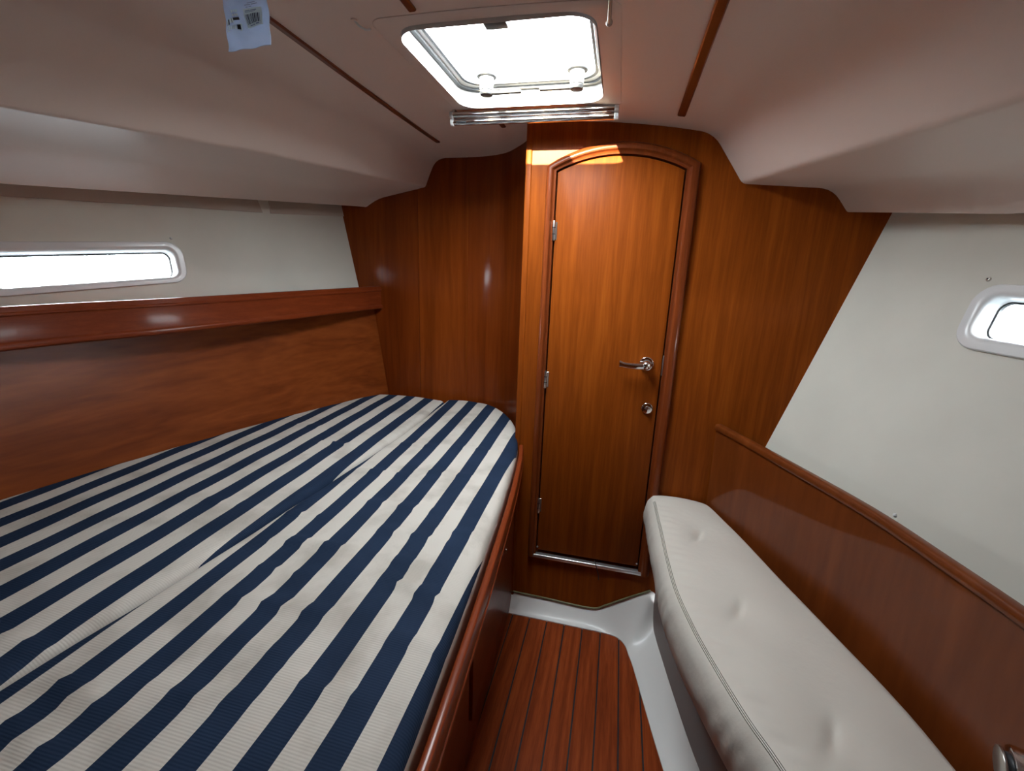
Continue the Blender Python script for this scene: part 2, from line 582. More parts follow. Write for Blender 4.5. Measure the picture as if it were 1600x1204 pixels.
# lever handle
hx, hz = 0.119, 1.146
rb = cyl_bm((hx, D + 0.001, hz), (hx, D - 0.007, hz), 0.027, 0.025, seg=36, bevel=0.002)
hd = from_bm('handle', rb, 'chrome', door, 40)
neck = cyl_bm((hx, D - 0.006, hz), (hx, D - 0.030, hz), 0.017, 0.013, seg=28)
sph = bmesh.new(); bmesh.ops.create_uvsphere(sph, u_segments=24, v_segments=14, radius=0.0165)
bmesh.ops.transform(sph, matrix=Matrix.Translation((hx - 0.002, D - 0.036, hz)), verts=sph.verts)
from_bm('neck', join_bm(neck, sph), 'chrome', hd, 50)
lp = [(hx - 0.008, D - 0.040, hz - 0.002), (hx - 0.03, D - 0.043, hz - 0.004), (hx - 0.055, D - 0.044, hz - 0.004), (hx - 0.078, D - 0.044, hz - 0.002), (hx - 0.096, D - 0.043, hz + 0.002)]
V, Fc = [], []
lpp = catmull(lp, 5)
for i, p in enumerate(lpp):
    t = i / (len(lpp) - 1)
    rz = 0.0120 - 0.002 * t + (0.003 * max(0, t - 0.8) / 0.2)
    ry = 0.0075
    for j in range(14):
        a = 2 * math.pi * j / 14
        V.append(p + Vector((0, ry * math.cos(a), rz * math.sin(a))))
for i in range(len(lpp) - 1):
    for j in range(14):
        j2 = (j + 1) % 14
        Fc.append((i * 14 + j, i * 14 + j2, (i + 1) * 14 + j2, (i + 1) * 14 + j))
Fc.append(tuple(range(14))); Fc.append(tuple((len(lpp) - 1) * 14 + j for j in range(14)))
mesh_obj('lever', V, Fc, 'chrome', hd, 50)
# privacy bolt
lk = from_bm('privacy_bolt', cyl_bm((0.139, D + 0.001, 0.978), (0.139, D - 0.006, 0.978), 0.022, 0.020, seg=32, bevel=0.0018), 'chrome', door, 40)
from_bm('thumb_turn', join_bm(cyl_bm((0.139, D - 0.005, 0.978), (0.139, D - 0.013, 0.978), 0.010, 0.009, seg=24, bevel=0.001),
        box_bm((0.136, D - 0.022, 0.968), (0.142, D - 0.012, 0.988), 0.0015)), 'chrome', lk, 40)
from_bm('strike_plate', box_bm((0.1735, D - 0.0105, 1.108), (0.1775, D - 0.004, 1.182), 0.0006, 1), 'satin', door)
for x in (XL + 0.002, XR - 0.004):
    from_bm('screw', cyl_bm((x, D - 0.0005, 0.302 + 0.012), (x, D - 0.004, 0.302 + 0.012), 0.004, 0.003, seg=12), 'alu', door, 40)

# ---- curved bulkhead beyond the foot of the berth, in three veneer panels
bp_pts = [(-0.352, 1.70, 0), (-0.372, 1.78, 0), (-0.405, 1.87, 0), (-0.46, 1.955, 0), (-0.535, 2.045, 0), (-0.63, 2.092, 0), (-0.725, 2.106, 0)]
curve_a = catmull(bp_pts, 5)
wl = mesh_obj('wall_front_left', *plate([(-1.12, -0.02), (-0.60, -0.02), (-0.60, 1.978), (-1.46, 1.978), (-1.46, 1.80)], [], wallmap(2.14), 0.0, 0.03), 'bulk_wood')
struct(wl, 'dark mahogany panelled bulkhead at the foot of the berth')


def wall_strip(name, path, z0, z1, th, mat, parent=None, smooth=30):
    V, Fc = sweep(path, [(0, z0), (0, z1), (-th, z1), (-th, z0)])
    return mesh_obj(name, V, Fc, mat, parent, smooth)


def lin(a, b, n=4):
    return [Vector(a).lerp(Vector(b), i / n) for i in range(n + 1)]


wall_strip('veneer_panel', curve_a, -0.02, 1.978, -0.014, 'bulk_wood', wl)
wall_strip('veneer_panel', lin((-0.7285, 2.108, 0), (-0.985, 2.113, 0)), -0.02, 1.978, -0.014, 'bulk_wood_b', wl)
wall_strip('veneer_panel', lin((-0.9885, 2.115, 0), (-1.42, 2.118, 0)), -0.02, 1.978, -0.014, 'bulk_wood', wl)
mesh_obj('corner_bead', *tube([(-0.7268, 2.105, 0.5), (-0.7268, 2.105, 1.2), (-0.7268, 2.105, 1.97)], 0.0022, 8), 'door_wood', wl, 60)

# ---- ceiling liner (moulded, one surface with the hatch opening)
HX0, HX1, HY0, HY1 = -0.535, -0.090, 1.015, 1.490


def line(tab):
    ys = [t[0] for t in tab]
    return lambda y: (float(np.interp(y, ys, [t[1] for t in tab])), float(np.interp(y, ys, [t[2] for t in tab])))


L0 = line([(-0.9, -1.30, 1.925), (0.2, -1.22, 1.925), (0.70, -1.145, 1.928), (0.92, -1.105, 1.93), (1.157, -1.03, 1.93), (1.368, -0.98, 1.933), (1.688, -0.935, 1.94), (2.06, -0.895, 1.955), (2.2, -0.88, 1.958)])
L1 = line([(-0.9, -1.56, 1.69), (0.2, -1.39, 1.71), (0.737, -1.256, 1.74), (1.273, -1.13, 1.785), (2.066, -0.954, 1.83), (2.2, -0.925, 1.836)])
L2 = line([(-0.9, -1.92, 1.69), (0.2, -1.82, 1.70), (0.945, -1.645, 1.727), (1.40, -1.42, 1.757), (2.06, -1.215, 1.780), (2.2, -1.17, 1.785)])
L3 = line([(-0.9, -2.0, 1.60), (0.2, -1.95, 1.62), (0.998, -1.77, 1.646), (1.44, -1.58, 1.684), (2.06, -1.295, 1.737), (2.2, -1.23, 1.745)])
R0 = line([(-0.9, 0.55, 1.90), (0.2, 0.50, 1.90), (1.063, 0.390, 1.905), (1.237, 0.345, 1.905), (1.447, 0.285, 1.905), (1.665, 0.245, 1.905), (2.2, 0.16, 1.905)])
R1 = line([(-0.9, 0.82, 1.68), (0.2, 0.74, 1.69), (0.890, 0.554, 1.725), (1.112, 0.502, 1.735), (1.665, 0.352, 1.754), (2.2, 0.20, 1.77)])
R2 = line([(-0.9, 1.02, 1.63), (0.2, 0.96, 1.645), (1.2, 0.775, 1.696), (1.665, 0.612, 1.738), (2.2, 0.42, 1.78)])
R3 = line([(-0.9, 1.10, 1.56), (0.2, 1.03, 1.575), (1.269, 0.85, 1.612), (1.665, 0.667, 1.667), (2.2, 0.44, 1.72)])


def fillet2(pts, rad, n=5):
    out = [pts[0]]
    for i in range(1, len(pts) - 1):
        p = Vector(pts[i]); a = Vector(pts[i - 1]); b = Vector(pts[i + 1])
        r = rad[i]
        if r <= 0:
            out += [tuple(p)] * (n + 1); continue
        da = a - p; db = b - p
        t = min(r, da.length * 0.45, db.length * 0.45)
        s = p + da.normalized() * t; e = p + db.normalized() * t
        for j in range(n + 1):
            q = j / n
            out.append(tuple(s * (1 - q) ** 2 + p * 2 * q * (1 - q) + e * q * q))
    out.append(pts[-1])
    return out


CX = -0.31


def zc(x, y, le, re):
    """cambered centre panel, meeting the coachroof sides at heights le / re"""
    if x < CX:
        t = (CX - x) / max(0.05, (CX - L0(y)[0])); return 1.956 + (le - 1.956) * t * t
    t = (x - CX) / max(0.05, (R0(y)[0] - CX)); return 1.956 + (re - 1.956) * t ** 2


ys = sorted(set([YB - 0.05, -0.4, 0.0, 0.2, 0.4, 0.6, 0.7, 0.8, 0.9, HY0, 1.1, 1.2, 1.3, 1.4, HY1, 1.55, 1.60, 1.665, 1.72, 1.8, 1.9, 2.0, 2.06, 2.14]))
rows = []
for y in ys:
    l0, l1, l2, l3 = L0(y), L1(y), L2(y), L3(y)
    r0, r1, r2, r3 = R0(y), R1(y), R2(y), R3(y)
    lf = fillet2([(l3[0] - 0.16, l3[1] + 0.05), (l3[0] - 0.02, l3[1] + 0.012), l3, l2, l1, l0, (l0[0] + 0.16, zc(l0[0] + 0.16, y, l0[1], r0[1]))], [0, 0.012, 0.022, 0.05, 0.010, 0.05, 0])
    rf = fillet2([(r0[0] - 0.12, zc(r0[0] - 0.12, y, l0[1], r0[1])), r0, r1, r2, r3, (r3[0] + 0.02, r3[1] + 0.012), (r3[0] + 0.30, r3[1] + 0.02)], [0, 0.045, 0.014, 0.05, 0.025, 0.012, 0])
    xs = list(np.linspace(lf[-1][0], HX0, 4)[1:]) + list(np.linspace(HX0, HX1, 5)[1:]) + list(np.linspace(HX1, rf[0][0], 4)[1:-1])
    mid = [(x, zc(x, y, l0[1], r0[1])) for x in xs]
    rows.append([Vector((p[0], y, p[1])) for p in lf + mid + rf])
V, Fc = ngrid(rows)
cn = len(rows[0]); iy0 = ys.index(HY0); iy1 = ys.index(HY1)
ih0 = len(fillet2([(0, 0), (1, 0), (2, 0), (3, 0), (4, 0), (5, 0), (6, 0)], [0] * 7)) - 1 + 3
Fc2 = []
for i in range(len(ys) - 1):
    for j in range(cn - 1):
        if iy0 <= i < iy1 and ih0 <= j < ih0 + 4:
            continue
        Fc2.append((i * cn + j, i * cn + j + 1, (i + 1) * cn + j + 1, (i + 1) * cn + j))
ceil = mesh_obj('ceiling', V, Fc2, 'liner', smooth=50)
struct(ceil, 'pinkish cream moulded headliner with sloping coachroof sides')


def ceil_z(x, y):
    return zc(x, y, L0(y)[1], R0(y)[1])


# mahogany battens let into the headliner
def batten(num, x, y0, y1, w):
    n = 16
    V = []
    for i in range(n + 1):
        y = y0 + (y1 - y0) * i / n
        for dx, dz in ((-w / 2, 0.004), (-w / 2, -0.003), (-w / 2 + 0.003, -0.005), (w / 2 - 0.003, -0.005), (w / 2, -0.003), (w / 2, 0.004)):
            V.append(Vector((x + dx, y, ceil_z(x + dx, y) + dz)))
    Fc = []
    for i in range(n):
        for j in range(6):
            j2 = (j + 1) % 6
            Fc.append((i * 6 + j, i * 6 + j2, (i + 1) * 6 + j2, (i + 1) * 6 + j))
    Fc.append(tuple(range(6))); Fc.append(tuple(n * 6 + j for j in range(6)))
    o = mesh_obj('trim_%d' % num, V, Fc, 'batten')
    return o


struct(batten(4, -0.763, 0.0, 1.835, 0.017), 'long dark batten in the headliner behind the hanging plastic packet')
struct(batten(5, -0.455, 0.0, 0.965, 0.017), 'dark batten ending at the aft edge of the hatch surround, left')
struct(batten(6, -0.455, 1.60, 1.695, 0.017), 'short dark batten stub forward of the roller blind')
struct(batten(7, -0.172, 0.0, 0.965, 0.017), 'dark batten ending at the aft edge of the hatch surround, right')
struct(batten(8, 0.132, 0.0, 1.553, 0.023), 'wide dark batten in the headliner right of the hatch')

# ---- hull linings with portlights


def plane_map(O, nin, flip):
    nin = Vector(nin).normalized()
    eu = Vector((-nin.y, nin.x, 0)).normalized() * flip
    ev = Vector((0, 0, 1)) - nin * nin.z
    ev.normalize()
    O = Vector(O)
    return (lambda u, v, d: O + eu * u + ev * ((v - O.z) / ev.z) + nin * d), eu, ev, nin


def build_side(name, wname, O, nin, flip, u0, u1, z0, z1, outer, inner, label, wlabel, roff):
    mp, eu, ev, ni = plane_map(O, nin, flip)
    oc = round_poly(outer, roff); ic = round_poly(inner, [r * 0.5 for r in roff])
    hole = [(a[0] * 0.45 + b[0] * 0.55, a[1] * 0.45 + b[1] * 0.55) for a, b in zip(oc, ic)]
    w = mesh_obj(name, *plate([(u0, z0), (u1, z0), (u1, z1), (u0, z1)], [hole], mp, 0.0, -0.012), 'lining')
    struct(w, label)
    fr = mesh_obj(wname, *ring(oc, ic, mp, [(0, -0.001), (0, 0.006), (0.08, 0.0095), (0.5, 0.010), (0.8, 0.009), (0.95, 0.005), (1, -0.002), (1.02, -0.022), (1.05, -0.036)]), 'white_plastic', smooth=45)
    struct(fr, wlabel)
    pin = [(a[0] * -0.05 + b[0] * 1.05, a[1] * -0.05 + b[1] * 1.05) for a, b in zip(oc, ic)]
    pi2 = [(a[0] * -0.20 + b[0] * 1.20, a[1] * -0.20 + b[1] * 1.20) for a, b in zip(oc, ic)]
    mesh_obj('gasket', *ring(pin, pi2, mp, [(0, -0.034), (0.9, -0.034), (1, -0.042)]), 'gasket', fr)
    pp = [(a[0] * 0.2 + b[0] * 0.8, a[1] * 0.2 + b[1] * 0.8) for a, b in zip(oc, ic)]
    mesh_obj('pane', *plate(pp, [], mp, -0.042, -0.048), 'pane', fr)
    c = mp(sum(p[0] for p in inner) / 4, sum(p[1] for p in inner) / 4, -0.06)
    su = abs(inner[1][0] - inner[0][0]) + 0.04
    pt = portal('portal_' + wname, c, ni, 0.12, su)
    x = ni; z = -x
    yv = eu; xv = yv.cross(z)
    mm = Matrix.Identity(4)
    for i in range(3):
        mm[i][0] = xv[i]; mm[i][1] = yv[i]; mm[i][2] = z[i]; mm[i][3] = c[i]
    pt.matrix_world = mm
    return w, mp


wlft, mpl = build_side('wall_left', 'window_1', (-1.85, 1.039, 1.633), (0.903, -0.389, 0.184), -1 * -1,
    -0.30, 1.40, 0.0, 1.86,
    [(-0.10, 1.482), (-0.10, 1.321), (0.44, 1.373), (0.44, 1.521)],
    [(-0.063, 1.452), (-0.063, 1.350), (0.408, 1.393), (0.408, 1.489)],
    'ivory lining of the left hull side above the berth shelf', 'long narrow portlight with white frame above the berth shelf', [0.045, 0.045, 0.05, 0.05])
wrgt, mpr = build_side('wall_right', 'window_2', (0.782, 1.665, 1.655), (-0.898, -0.357, 0.256), 1,
    -0.12, 0.98, 0.02, 1.86,
    [(0.328, 1.466), (0.328, 1.312), (0.87, 1.290), (0.87, 1.445)],
    [(0.360, 1.437), (0.360, 1.343), (0.84, 1.321), (0.84, 1.416)],
    'ivory lining of the right hull side above the settee', 'narrow portlight with white frame on the right hull side', [0.05, 0.05, 0.045, 0.045])


def tail(name, a0, a1, dx, label):
    V = [a0, a1, Vector((a1.x + dx, YB - 0.05, a1.z)), Vector((a0.x + dx, YB - 0.05, a0.z))]
    V2 = [v + Vector((0.012 if dx > 0 else -0.012, 0, 0)) for v in V]
    o = mesh_obj(name, V + V2, [(0, 1, 2, 3), (4, 7, 6, 5), (0, 4, 5, 1), (1, 5, 6, 2), (2, 6, 7, 3), (3, 7, 4, 0)], 'lining')
    struct(o, label)


tail('wall_left_aft', mpl(-0.30, 0.0, 0), mpl(-0.30, 1.86, 0), -0.15, 'aft part of the left hull lining')
tail('wall_right_aft', mpr(0.98, 0.02, 0), mpr(0.98, 1.86, 0), 0.10, 'aft part of the right hull lining')
wb = mesh_obj('wall_back', *plate([(-2.25, -0.02), (1.2, -0.02), (1.2, 1.98), (-2.25, 1.98)], [], wallmap(YB), 0.0, -0.03), 'door_wood')
struct(wb, 'mahogany bulkhead at the aft end of the cabin')


def on_plane_cap(mp, u, v, name, wall, r=0.006, mat='white_plastic'):
    a = mp(u, v, -0.002); b = mp(u, v, 0.004)
    o = from_bm(name, cyl_bm(a, b, r, r * 0.7, seg=16, bevel=0.001), mat, wall, 40)
    from_bm('slot', cyl_bm(mp(u, v, 0.0035), mp(u, v, 0.0046), r * 0.35, seg=10), 'gasket' if mat != 'white_plastic' else mat, o)
    return o


on_plane_cap(mpr, 0.337, 1.462 + 0.014, 'screw', wrgt, 0.0062, 'satin')
on_plane_cap(mpr, 0.395, 0.872 + 0.012, 'screw_cap', wrgt, 0.0055)
on_plane_cap(mpl, 0.412, 1.532, 'screw_cap', wlft, 0.005)
# beige finishing strip under the headliner lip, in two lengths
for (ua, ub, za, zb2) in ((-0.28, 0.80, 1.605, 1.668), (0.805, 1.19, 1.668, 1.70)):
    quad = [(ua, za), (ub - 0.03 if ub < 1 else ub, zb2), (ub - 0.055 if ub < 1 else ub, zb2 + 0.10), (ua, za + 0.10)]
    mesh_obj('finishing_strip', *plate(quad, [], mpl, 0.0005, 0.005), 'beige_trim', wlft)

# ---- deck hatch: surround, alloy frame, pane, latches
OC = round_poly([(HX0 - 0.030, HY0 - 0.035), (HX1 + 0.045, HY0 - 0.030), (HX1 + 0.045, HY1 + 0.025), (HX0 - 0.030, HY1 + 0.025)], 0.03)
IC = round_poly([(HX0 + 0.006, HY0 + 0.006), (HX1 - 0.006, HY0 + 0.006), (HX1 - 0.006, HY1 - 0.006), (HX0 + 0.006, HY1 - 0.006)], 0.055)


def densify(a, b, n=8):
    oa, ob = [], []
    k = len(a)
    for i in range(k):
        p, q = Vector(a[i]), Vector(a[(i + 1) % k]); r, t = Vector(b[i]), Vector(b[(i + 1) % k])
        m_ = n if (p - q).length > 0.08 else 1
        for j in range(m_):
            oa.append(tuple(p.lerp(q, j / m_))); ob.append(tuple(r.lerp(t, j / m_)))
    return oa, ob


OC, IC = densify(OC, IC)


def hmap(u, v, d):
    return Vector((u, v, ceil_z(u, v) + d))


V, Fc = ring(OC, IC, hmap, [(0, 0.001), (0.0, -0.0015), (0.04, -0.0025), (0.75, -0.0025), (0.95, -0.001), (1, 0.004)])
hatch = mesh_obj('window_3', V, Fc, 'liner', smooth=40)
struct(hatch, 'square deck hatch with rounded corners above the berth')


def ins(k):
    return round_poly([(HX0 + k, HY0 + k), (HX1 - k, HY0 + k), (HX1 - k, HY1 - k), (HX0 + k, HY1 - k)], 0.056 - 0.0 * k)


def zmap(z):
    return lambda u, v, d: Vector((u, v, z + d))


mesh_obj('coaming', *ring(ins(0.006), ins(0.0), zmap(0), [(0, 1.946), (0, 1.968), (0.6, 1.976), (1, 1.976), (1, 1.994)]), 'white_plastic', hatch, 45)
mesh_obj('gasket', *ring(ins(0.0), ins(0.012), zmap(1.992), [(0, 0), (1, 0), (1, 0.006), (0, 0.006)]), 'gasket', hatch)
mesh_obj('lid_frame', *ring(ins(-0.012), ins(0.022), zmap(1.998), [(0, 0), (0.6, 0.0), (1, 0.004), (1, 0.012), (0, 0.016)]), 'white_plastic', hatch, 45)
mesh_obj('pane_seal', *ring(ins(0.022), ins(0.030), zmap(2.001), [(0, 0), (1, 0), (1, 0.005), (0, 0.005)]), 'gasket', hatch)
mesh_obj('pane', *plate(ins(0.010), [], zmap(2.006), 0, 0.007), 'pane', hatch)
portal('portal_hatch', ((HX0 + HX1) / 2, (HY0 + HY1) / 2, 2.03), (0, 0, -1), HX1 - HX0 + 0.02, HY1 - HY0 + 0.02)
for (x, y, sgn) in ((-0.432, 1.405, 1), (-0.168, 1.398, -1)):
    lb = from_bm('latch', cyl_bm((x, y, 2.006), (x, y, 1.965), 0.021, 0.019, seg=28, bevel=0.002), 'white_plastic', hatch, 40)
    from_bm('latch_ring', cyl_bm((x, y, 2.0055), (x, y, 1.997), 0.029, seg=28, bevel=0.002), 'gasket', lb, 40)
    hb = box_bm((min(x - 0.016 * sgn, x + 0.105 * sgn), y - 0.007, 1.953), (max(x - 0.016 * sgn, x + 0.105 * sgn), y + 0.007, 1.962), 0.003, 2)
    hb = join_bm(hb, cyl_bm((x, y, 1.964), (x, y, 1.951), 0.019, seg=24, bevel=0.003))
    from_bm('latch_lever', hb, 'gasket', lb, 40)
from_bm('vent_block', box_bm((-0.347, 1.075, 1.978), (-0.293, 1.118, 2.004), 0.004), 'gasket', hatch, 40)

# ---- outer deck around the hatch so that only the pane lets light in
dk = round_poly([(HX0 - 0.004, HY0 - 0.004), (HX1 + 0.004, HY0 - 0.004), (HX1 + 0.004, HY1 + 0.004), (HX0 - 0.004, HY1 + 0.004)], 0.05)
deck = mesh_obj('ceiling_deck', *plate([(-2.3, YB - 0.1), (1.25, YB - 0.1), (1.15, 0.9), (0.93, 1.72), (-0.1, 2.22), (-1.5, 2.22), (-2.0, 0.8)], [dk], zmap(1.982), 0, 0.012), 'cove')
struct(deck, 'white deck above the headliner')

# ================================================================ BERTH
# base: front panel, drawer fronts, top rail
bed = empty('berth', (-0.55, 1.0, 0.0))
tag(bed, 'varnished mahogany berth with drawers and rail under the striped mattress', 'bed')
fp = catmull([(-0.350, 1.662, 0), (-0.338, 1.40, 0), (-0.328, 1.15, 0), (-0.318, 0.90, 0), (-0.308, 0.6, 0), (-0.30, 0.2, 0), (-0.295, YB + 0.01, 0)], 4)
adopt(mesh_obj('front_panel', *sweep(fp[::-1], [(0, 0.0), (0, 0.74), (-0.018, 0.74), (-0.018, 0.0)]), 'trim_wood', None, 30), bed)
rp = catmull([(-0.336, 1.658, -0.004), (-0.312, 1.53, -0.006), (-0.278, 1.25, -0.011), (-0.252, 0.966, -0.013), (-0.236, 0.77, -0.014), (-0.225, 0.615, -0.014), (-0.212, 0.40, -0.014), (-0.206, 0.1, -0.014), (-0.204, YB + 0.01, -0.014)], 4)
rprof = [(-0.006, 0.70), (-0.006, 0.774), (-0.004, 0.7765), (0.000, 0.777), (0.007, 0.777), (0.0095, 0.7755), (0.0105, 0.773), (0.0105, 0.706), (0.008, 0.70)]
adopt(mesh_obj('rail', *sweep(rp[::-1], rprof), 'rail_wood', None, 45), bed)
adopt(mesh_obj('rail_bead', *sweep(rp[::-1], [(0.010, 0.722), (0.013, 0.724), (0.013, 0.727), (0.010, 0.729)]), 'rail_wood', None, 45), bed)
adopt(mesh_obj('mattress_board', *plate([(-1.62, YB + 0.02), (-0.33, YB + 0.02), (-0.35, 1.6), (-0.42, 1.9), (-0.60, 2.07), (-1.22, 2.09), (-1.5, 1.45), (-1.62, 1.0)], [], zmap(0.67), 0, 0.02), 'trim_wood'), bed)


def fx(y):   # x of the front panel face
    ys_ = [p.y for p in fp][::-1]; xs_ = [p.x for p in fp][::-1]
    return float(np.interp(y, ys_, xs_))


for (ya, yb, za, zb2) in ((0.98, 1.56, 0.16, 0.64), (0.30, 0.94, 0.16, 0.64)):
    path = [Vector((fx(y), y, 0)) for y in np.linspace(ya, yb, 6)]
    dv = mesh_obj('drawer', *sweep(path, [(0.0005, za), (0.0005, zb2), (0.010, zb2 - 0.002), (0.012, zb2 - 0.006), (0.012, za + 0.006), (0.010, za + 0.002)]), 'rail_wood', None, 30)
    adopt(dv, bed)
    yk = yb - 0.20
    xk = fx(yk) + 0.010
    kb = join_bm(cyl_bm((xk, yk, 0.485), (xk + 0.006, yk, 0.485), 0.015, 0.014, seg=24, bevel=0.0015), cyl_bm((xk + 0.005, yk, 0.485), (xk + 0.016, yk, 0.485), 0.008, 0.010, seg=20, bevel=0.002))
    k = from_bm('push_button', kb, 'chrome', dv, 40)

# mattress: two striped cushions butted along a lengthwise seam
RIDGES = [(-0.67, 0.80, 0.10, 0.012, 0.0060, 0.05), (-0.58, 0.612, 0.11, 0.014, 0.0060, 0.03), (-0.36, 0.725, 0.075, 0.012, 0.0065, -0.18), (-0.30, 0.60, 0.06, 0.011, 0.0045, 0.0),
          (-0.76, 0.376, 0.06, 0.012, 0.0055, -0.15), (-0.73, 0.305, 0.08, 0.012, 0.0045, -0.2), (-0.55, 1.02, 0.12, 0.014, 0.0035, 0.05), (-0.77, 0.91, 0.05, 0.011, 0.0040, 0.0),
          (-0.58, 0.42, 0.10, 0.015, 0.0030, 0.1), (-0.45, 0.90, 0.10, 0.014, 0.0040, -0.05), (-0.42, 0.80, 0.07, 0.010, 0.0040, 0.0), (-0.70, 1.20, 0.09, 0.013, 0.0035, 0.0),
          (-0.50, 1.25, 0.10, 0.015, 0.0030, 0.1), (-0.66, 0.70, 0.07, 0.010, 0.0035, 0.1), (-0.70, 1.45, 0.08, 0.014, 0.0025, 0.0), (-0.46, 1.48, 0.08, 0.014, 0.0020, 0.0),
          (-0.34, 0.95, 0.06, 0.012, 0.0030, 0.1), (-0.52, 0.52, 0.07, 0.010, 0.0025, 0.0), (-0.40, 0.48, 0.08, 0.014, 0.003, 0.0)]
RIDGES_L = [(-0.98, 1.367, 0.07, 0.010, 0.0055, 0.1), (-1.05, 0.9, 0.1, 0.016, 0.002, 0.1), (-1.2, 1.5, 0.1, 0.016, 0.002, 0.0), (-0.95, 0.42, 0.07, 0.012, 0.0035, 0.0)]


def cushion(name, leftf, rightf, y0, yf, ridges, sfun, label, side_mat, farround):
    NU, NV = 72, 190
    zb_, r = 0.806, 0.026
    us = [0.5 - 0.5 * math.cos(math.pi * i / NU) for i in range(NU + 1)]
    us = [0.55 * u + 0.45 * i / NU for i, u in enumerate(us)]
    vv = [i / NV for i in range(NV + 1)]
    vv = [1 - (1 - v) ** 1.25 for v in vv]
    V = []; UV = []
    for v in vv:
        y = y0 + (yf - y0) * v
        xl, xr = leftf(y), rightf(y)
        for u in us:
            x = xl + (xr - xl) * u
            s = sfun(x, y)
            dl, dr, df = x - xl, xr - x, (yf - y)
            bulge = 0.007 * math.sin(math.pi * u) ** 0.7 - 0.003
            z = zb_ + bulge
            for d, rr in ((dl, r * 0.8), (dr, r), (df, r * farround)):
                if d < rr:
                    z -= rr - math.sqrt(max(0, rr * rr - (rr - d) ** 2))
            dz = 0; ds = 0
            for (cx_, cy_, lx, w, A, k) in ridges:
                q = (y - cy_ - k * (x - cx_)) / w
                if abs(q) < 4:
                    e = math.exp(-q * q) * math.exp(-((x - cx_) / lx) ** 4)
                    dz += 1.25 * A * e
                    ds += -A * 14.0 * q * e
            dz += 0.0012 * math.sin(x * 23 + y * 9) * math.sin(y * 17 - x * 5)
            V.append(Vector((x, y, z + dz)))
            UV.append((s + ds * 0.9, y + dz))
    n = NU + 1
    Fc = [(i * n + j, i * n + j + 1, (i + 1) * n + j + 1, (i + 1) * n + j) for i in range(NV) for j in range(NU)]
    # sides down to the mattress board
    rim = [i * n for i in range(NV, -1, -1)] + list(range(1, n)) + [i * n + NU for i in range(1, NV + 1)] + [NV * n + j for j in range(NU - 1, 0, -1)]
    base = len(V)
    for i in rim:
        p = V[i]; V.append(Vector((p.x + (0.022 if abs(p.x - leftf(p.y)) < 1e-4 else 0.0), p.y, 0.694))); UV.append((UV[i][0], UV[i][1] + 0.1))
    k = len(rim)
    for i in range(k):
        j = (i + 1) % k
        Fc.append((rim[i], base + i, base + j, rim[j]))
    Fc.append(tuple(base + i for i in range(k)))
    me = bpy.data.meshes.new(name)
    me.from_pydata([tuple(p) for p in V], [], Fc)
    uvl = me.uv_layers.new(name='stripe')
    for lp_ in me.loops:
        uvl.data[lp_.index].uv = UV[lp_.vertex_index]
    me.materials.append(M['stripe']); me.materials.append(M[side_mat])
    nt_ = NU * NV
    for i, p in enumerate(me.polygons):
        p.use_smooth = True
        p.material_index = 0 if i < nt_ else 1
    bm = bmesh.new(); bm.from_mesh(me); bmesh.ops.recalc_face_normals(bm, faces=bm.faces); bm.to_mesh(me); bm.free()
    o = bpy.data.objects.new(name, me)
    COL.objects.link(o)
    tag(o, label, 'mattress', 'mattress cushions on the berth')
    return o


def itp(tab):
    xs_ = [t[0] for t in tab]; vs_ = [t[1] for t in tab]
    return lambda y: float(np.interp(y, xs_, vs_))


def smooth_itp(tab):
    pts = catmull([(t[1], t[0], 0) for t in tab], 10)
    return itp([(p.y, p.x) for p in pts])


seam = smooth_itp([(-0.7, -0.905), (0.0, -0.895), (0.358, -0.881), (0.539, -0.862), (0.755, -0.845), (0.89, -0.838), (1.2, -0.822), (1.507, -0.812), (1.8, -0.814), (2.1, -0.822)])
bedL = smooth_itp([(-0.8, -1.70), (0.2, -1.655), (0.747, -1.597), (1.037, -1.540), (1.456, -1.430), (1.76, -1.325), (1.96, -1.245), (2.03, -1.205), (2.055, -1.175), (2.075, -1.10)])
bedR_near = [(-0.6, -0.222), (0.1, -0.224), (0.40, -0.230), (0.615, -0.243), (0.77, -0.253), (0.966, -0.268), (1.215, -0.289), (1.53, -0.324), (1.662, -0.350), (1.776, -0.381), (1.90, -0.436), (1.98, -0.492), (2.04, -0.555), (2.07, -0.62), (2.085, -0.70)]
bedR = smooth_itp(bedR_near)


def s_right(x, y):
    t = max(0.0, (y - 0.3) / 1.73) ** 1.35
    return (x - (-0.68 - 0.095 * t)) / (0.0893 + 0.0142 * t) + 0.25


def s_left(x, y):
    return (x + 0.915 + 0.055 * (y - 0.37)) / 0.101 + 0.25


cushion('mattress_cushion', lambda y: bedL(y), lambda y: seam(y) - 0.001, -0.60, 2.06, RIDGES_L, s_left,
        'navy and ecru striped mattress cushion along the wooden hull side', 'stripe', 0.9)
cushion('mattress_cushion', lambda y: seam(y) + 0.001, lambda y: bedR(y), -0.60, 2.08, RIDGES, s_right,
        'wrinkled navy and ecru striped mattress cushion beside the plank sole', 'piping', 0.9)

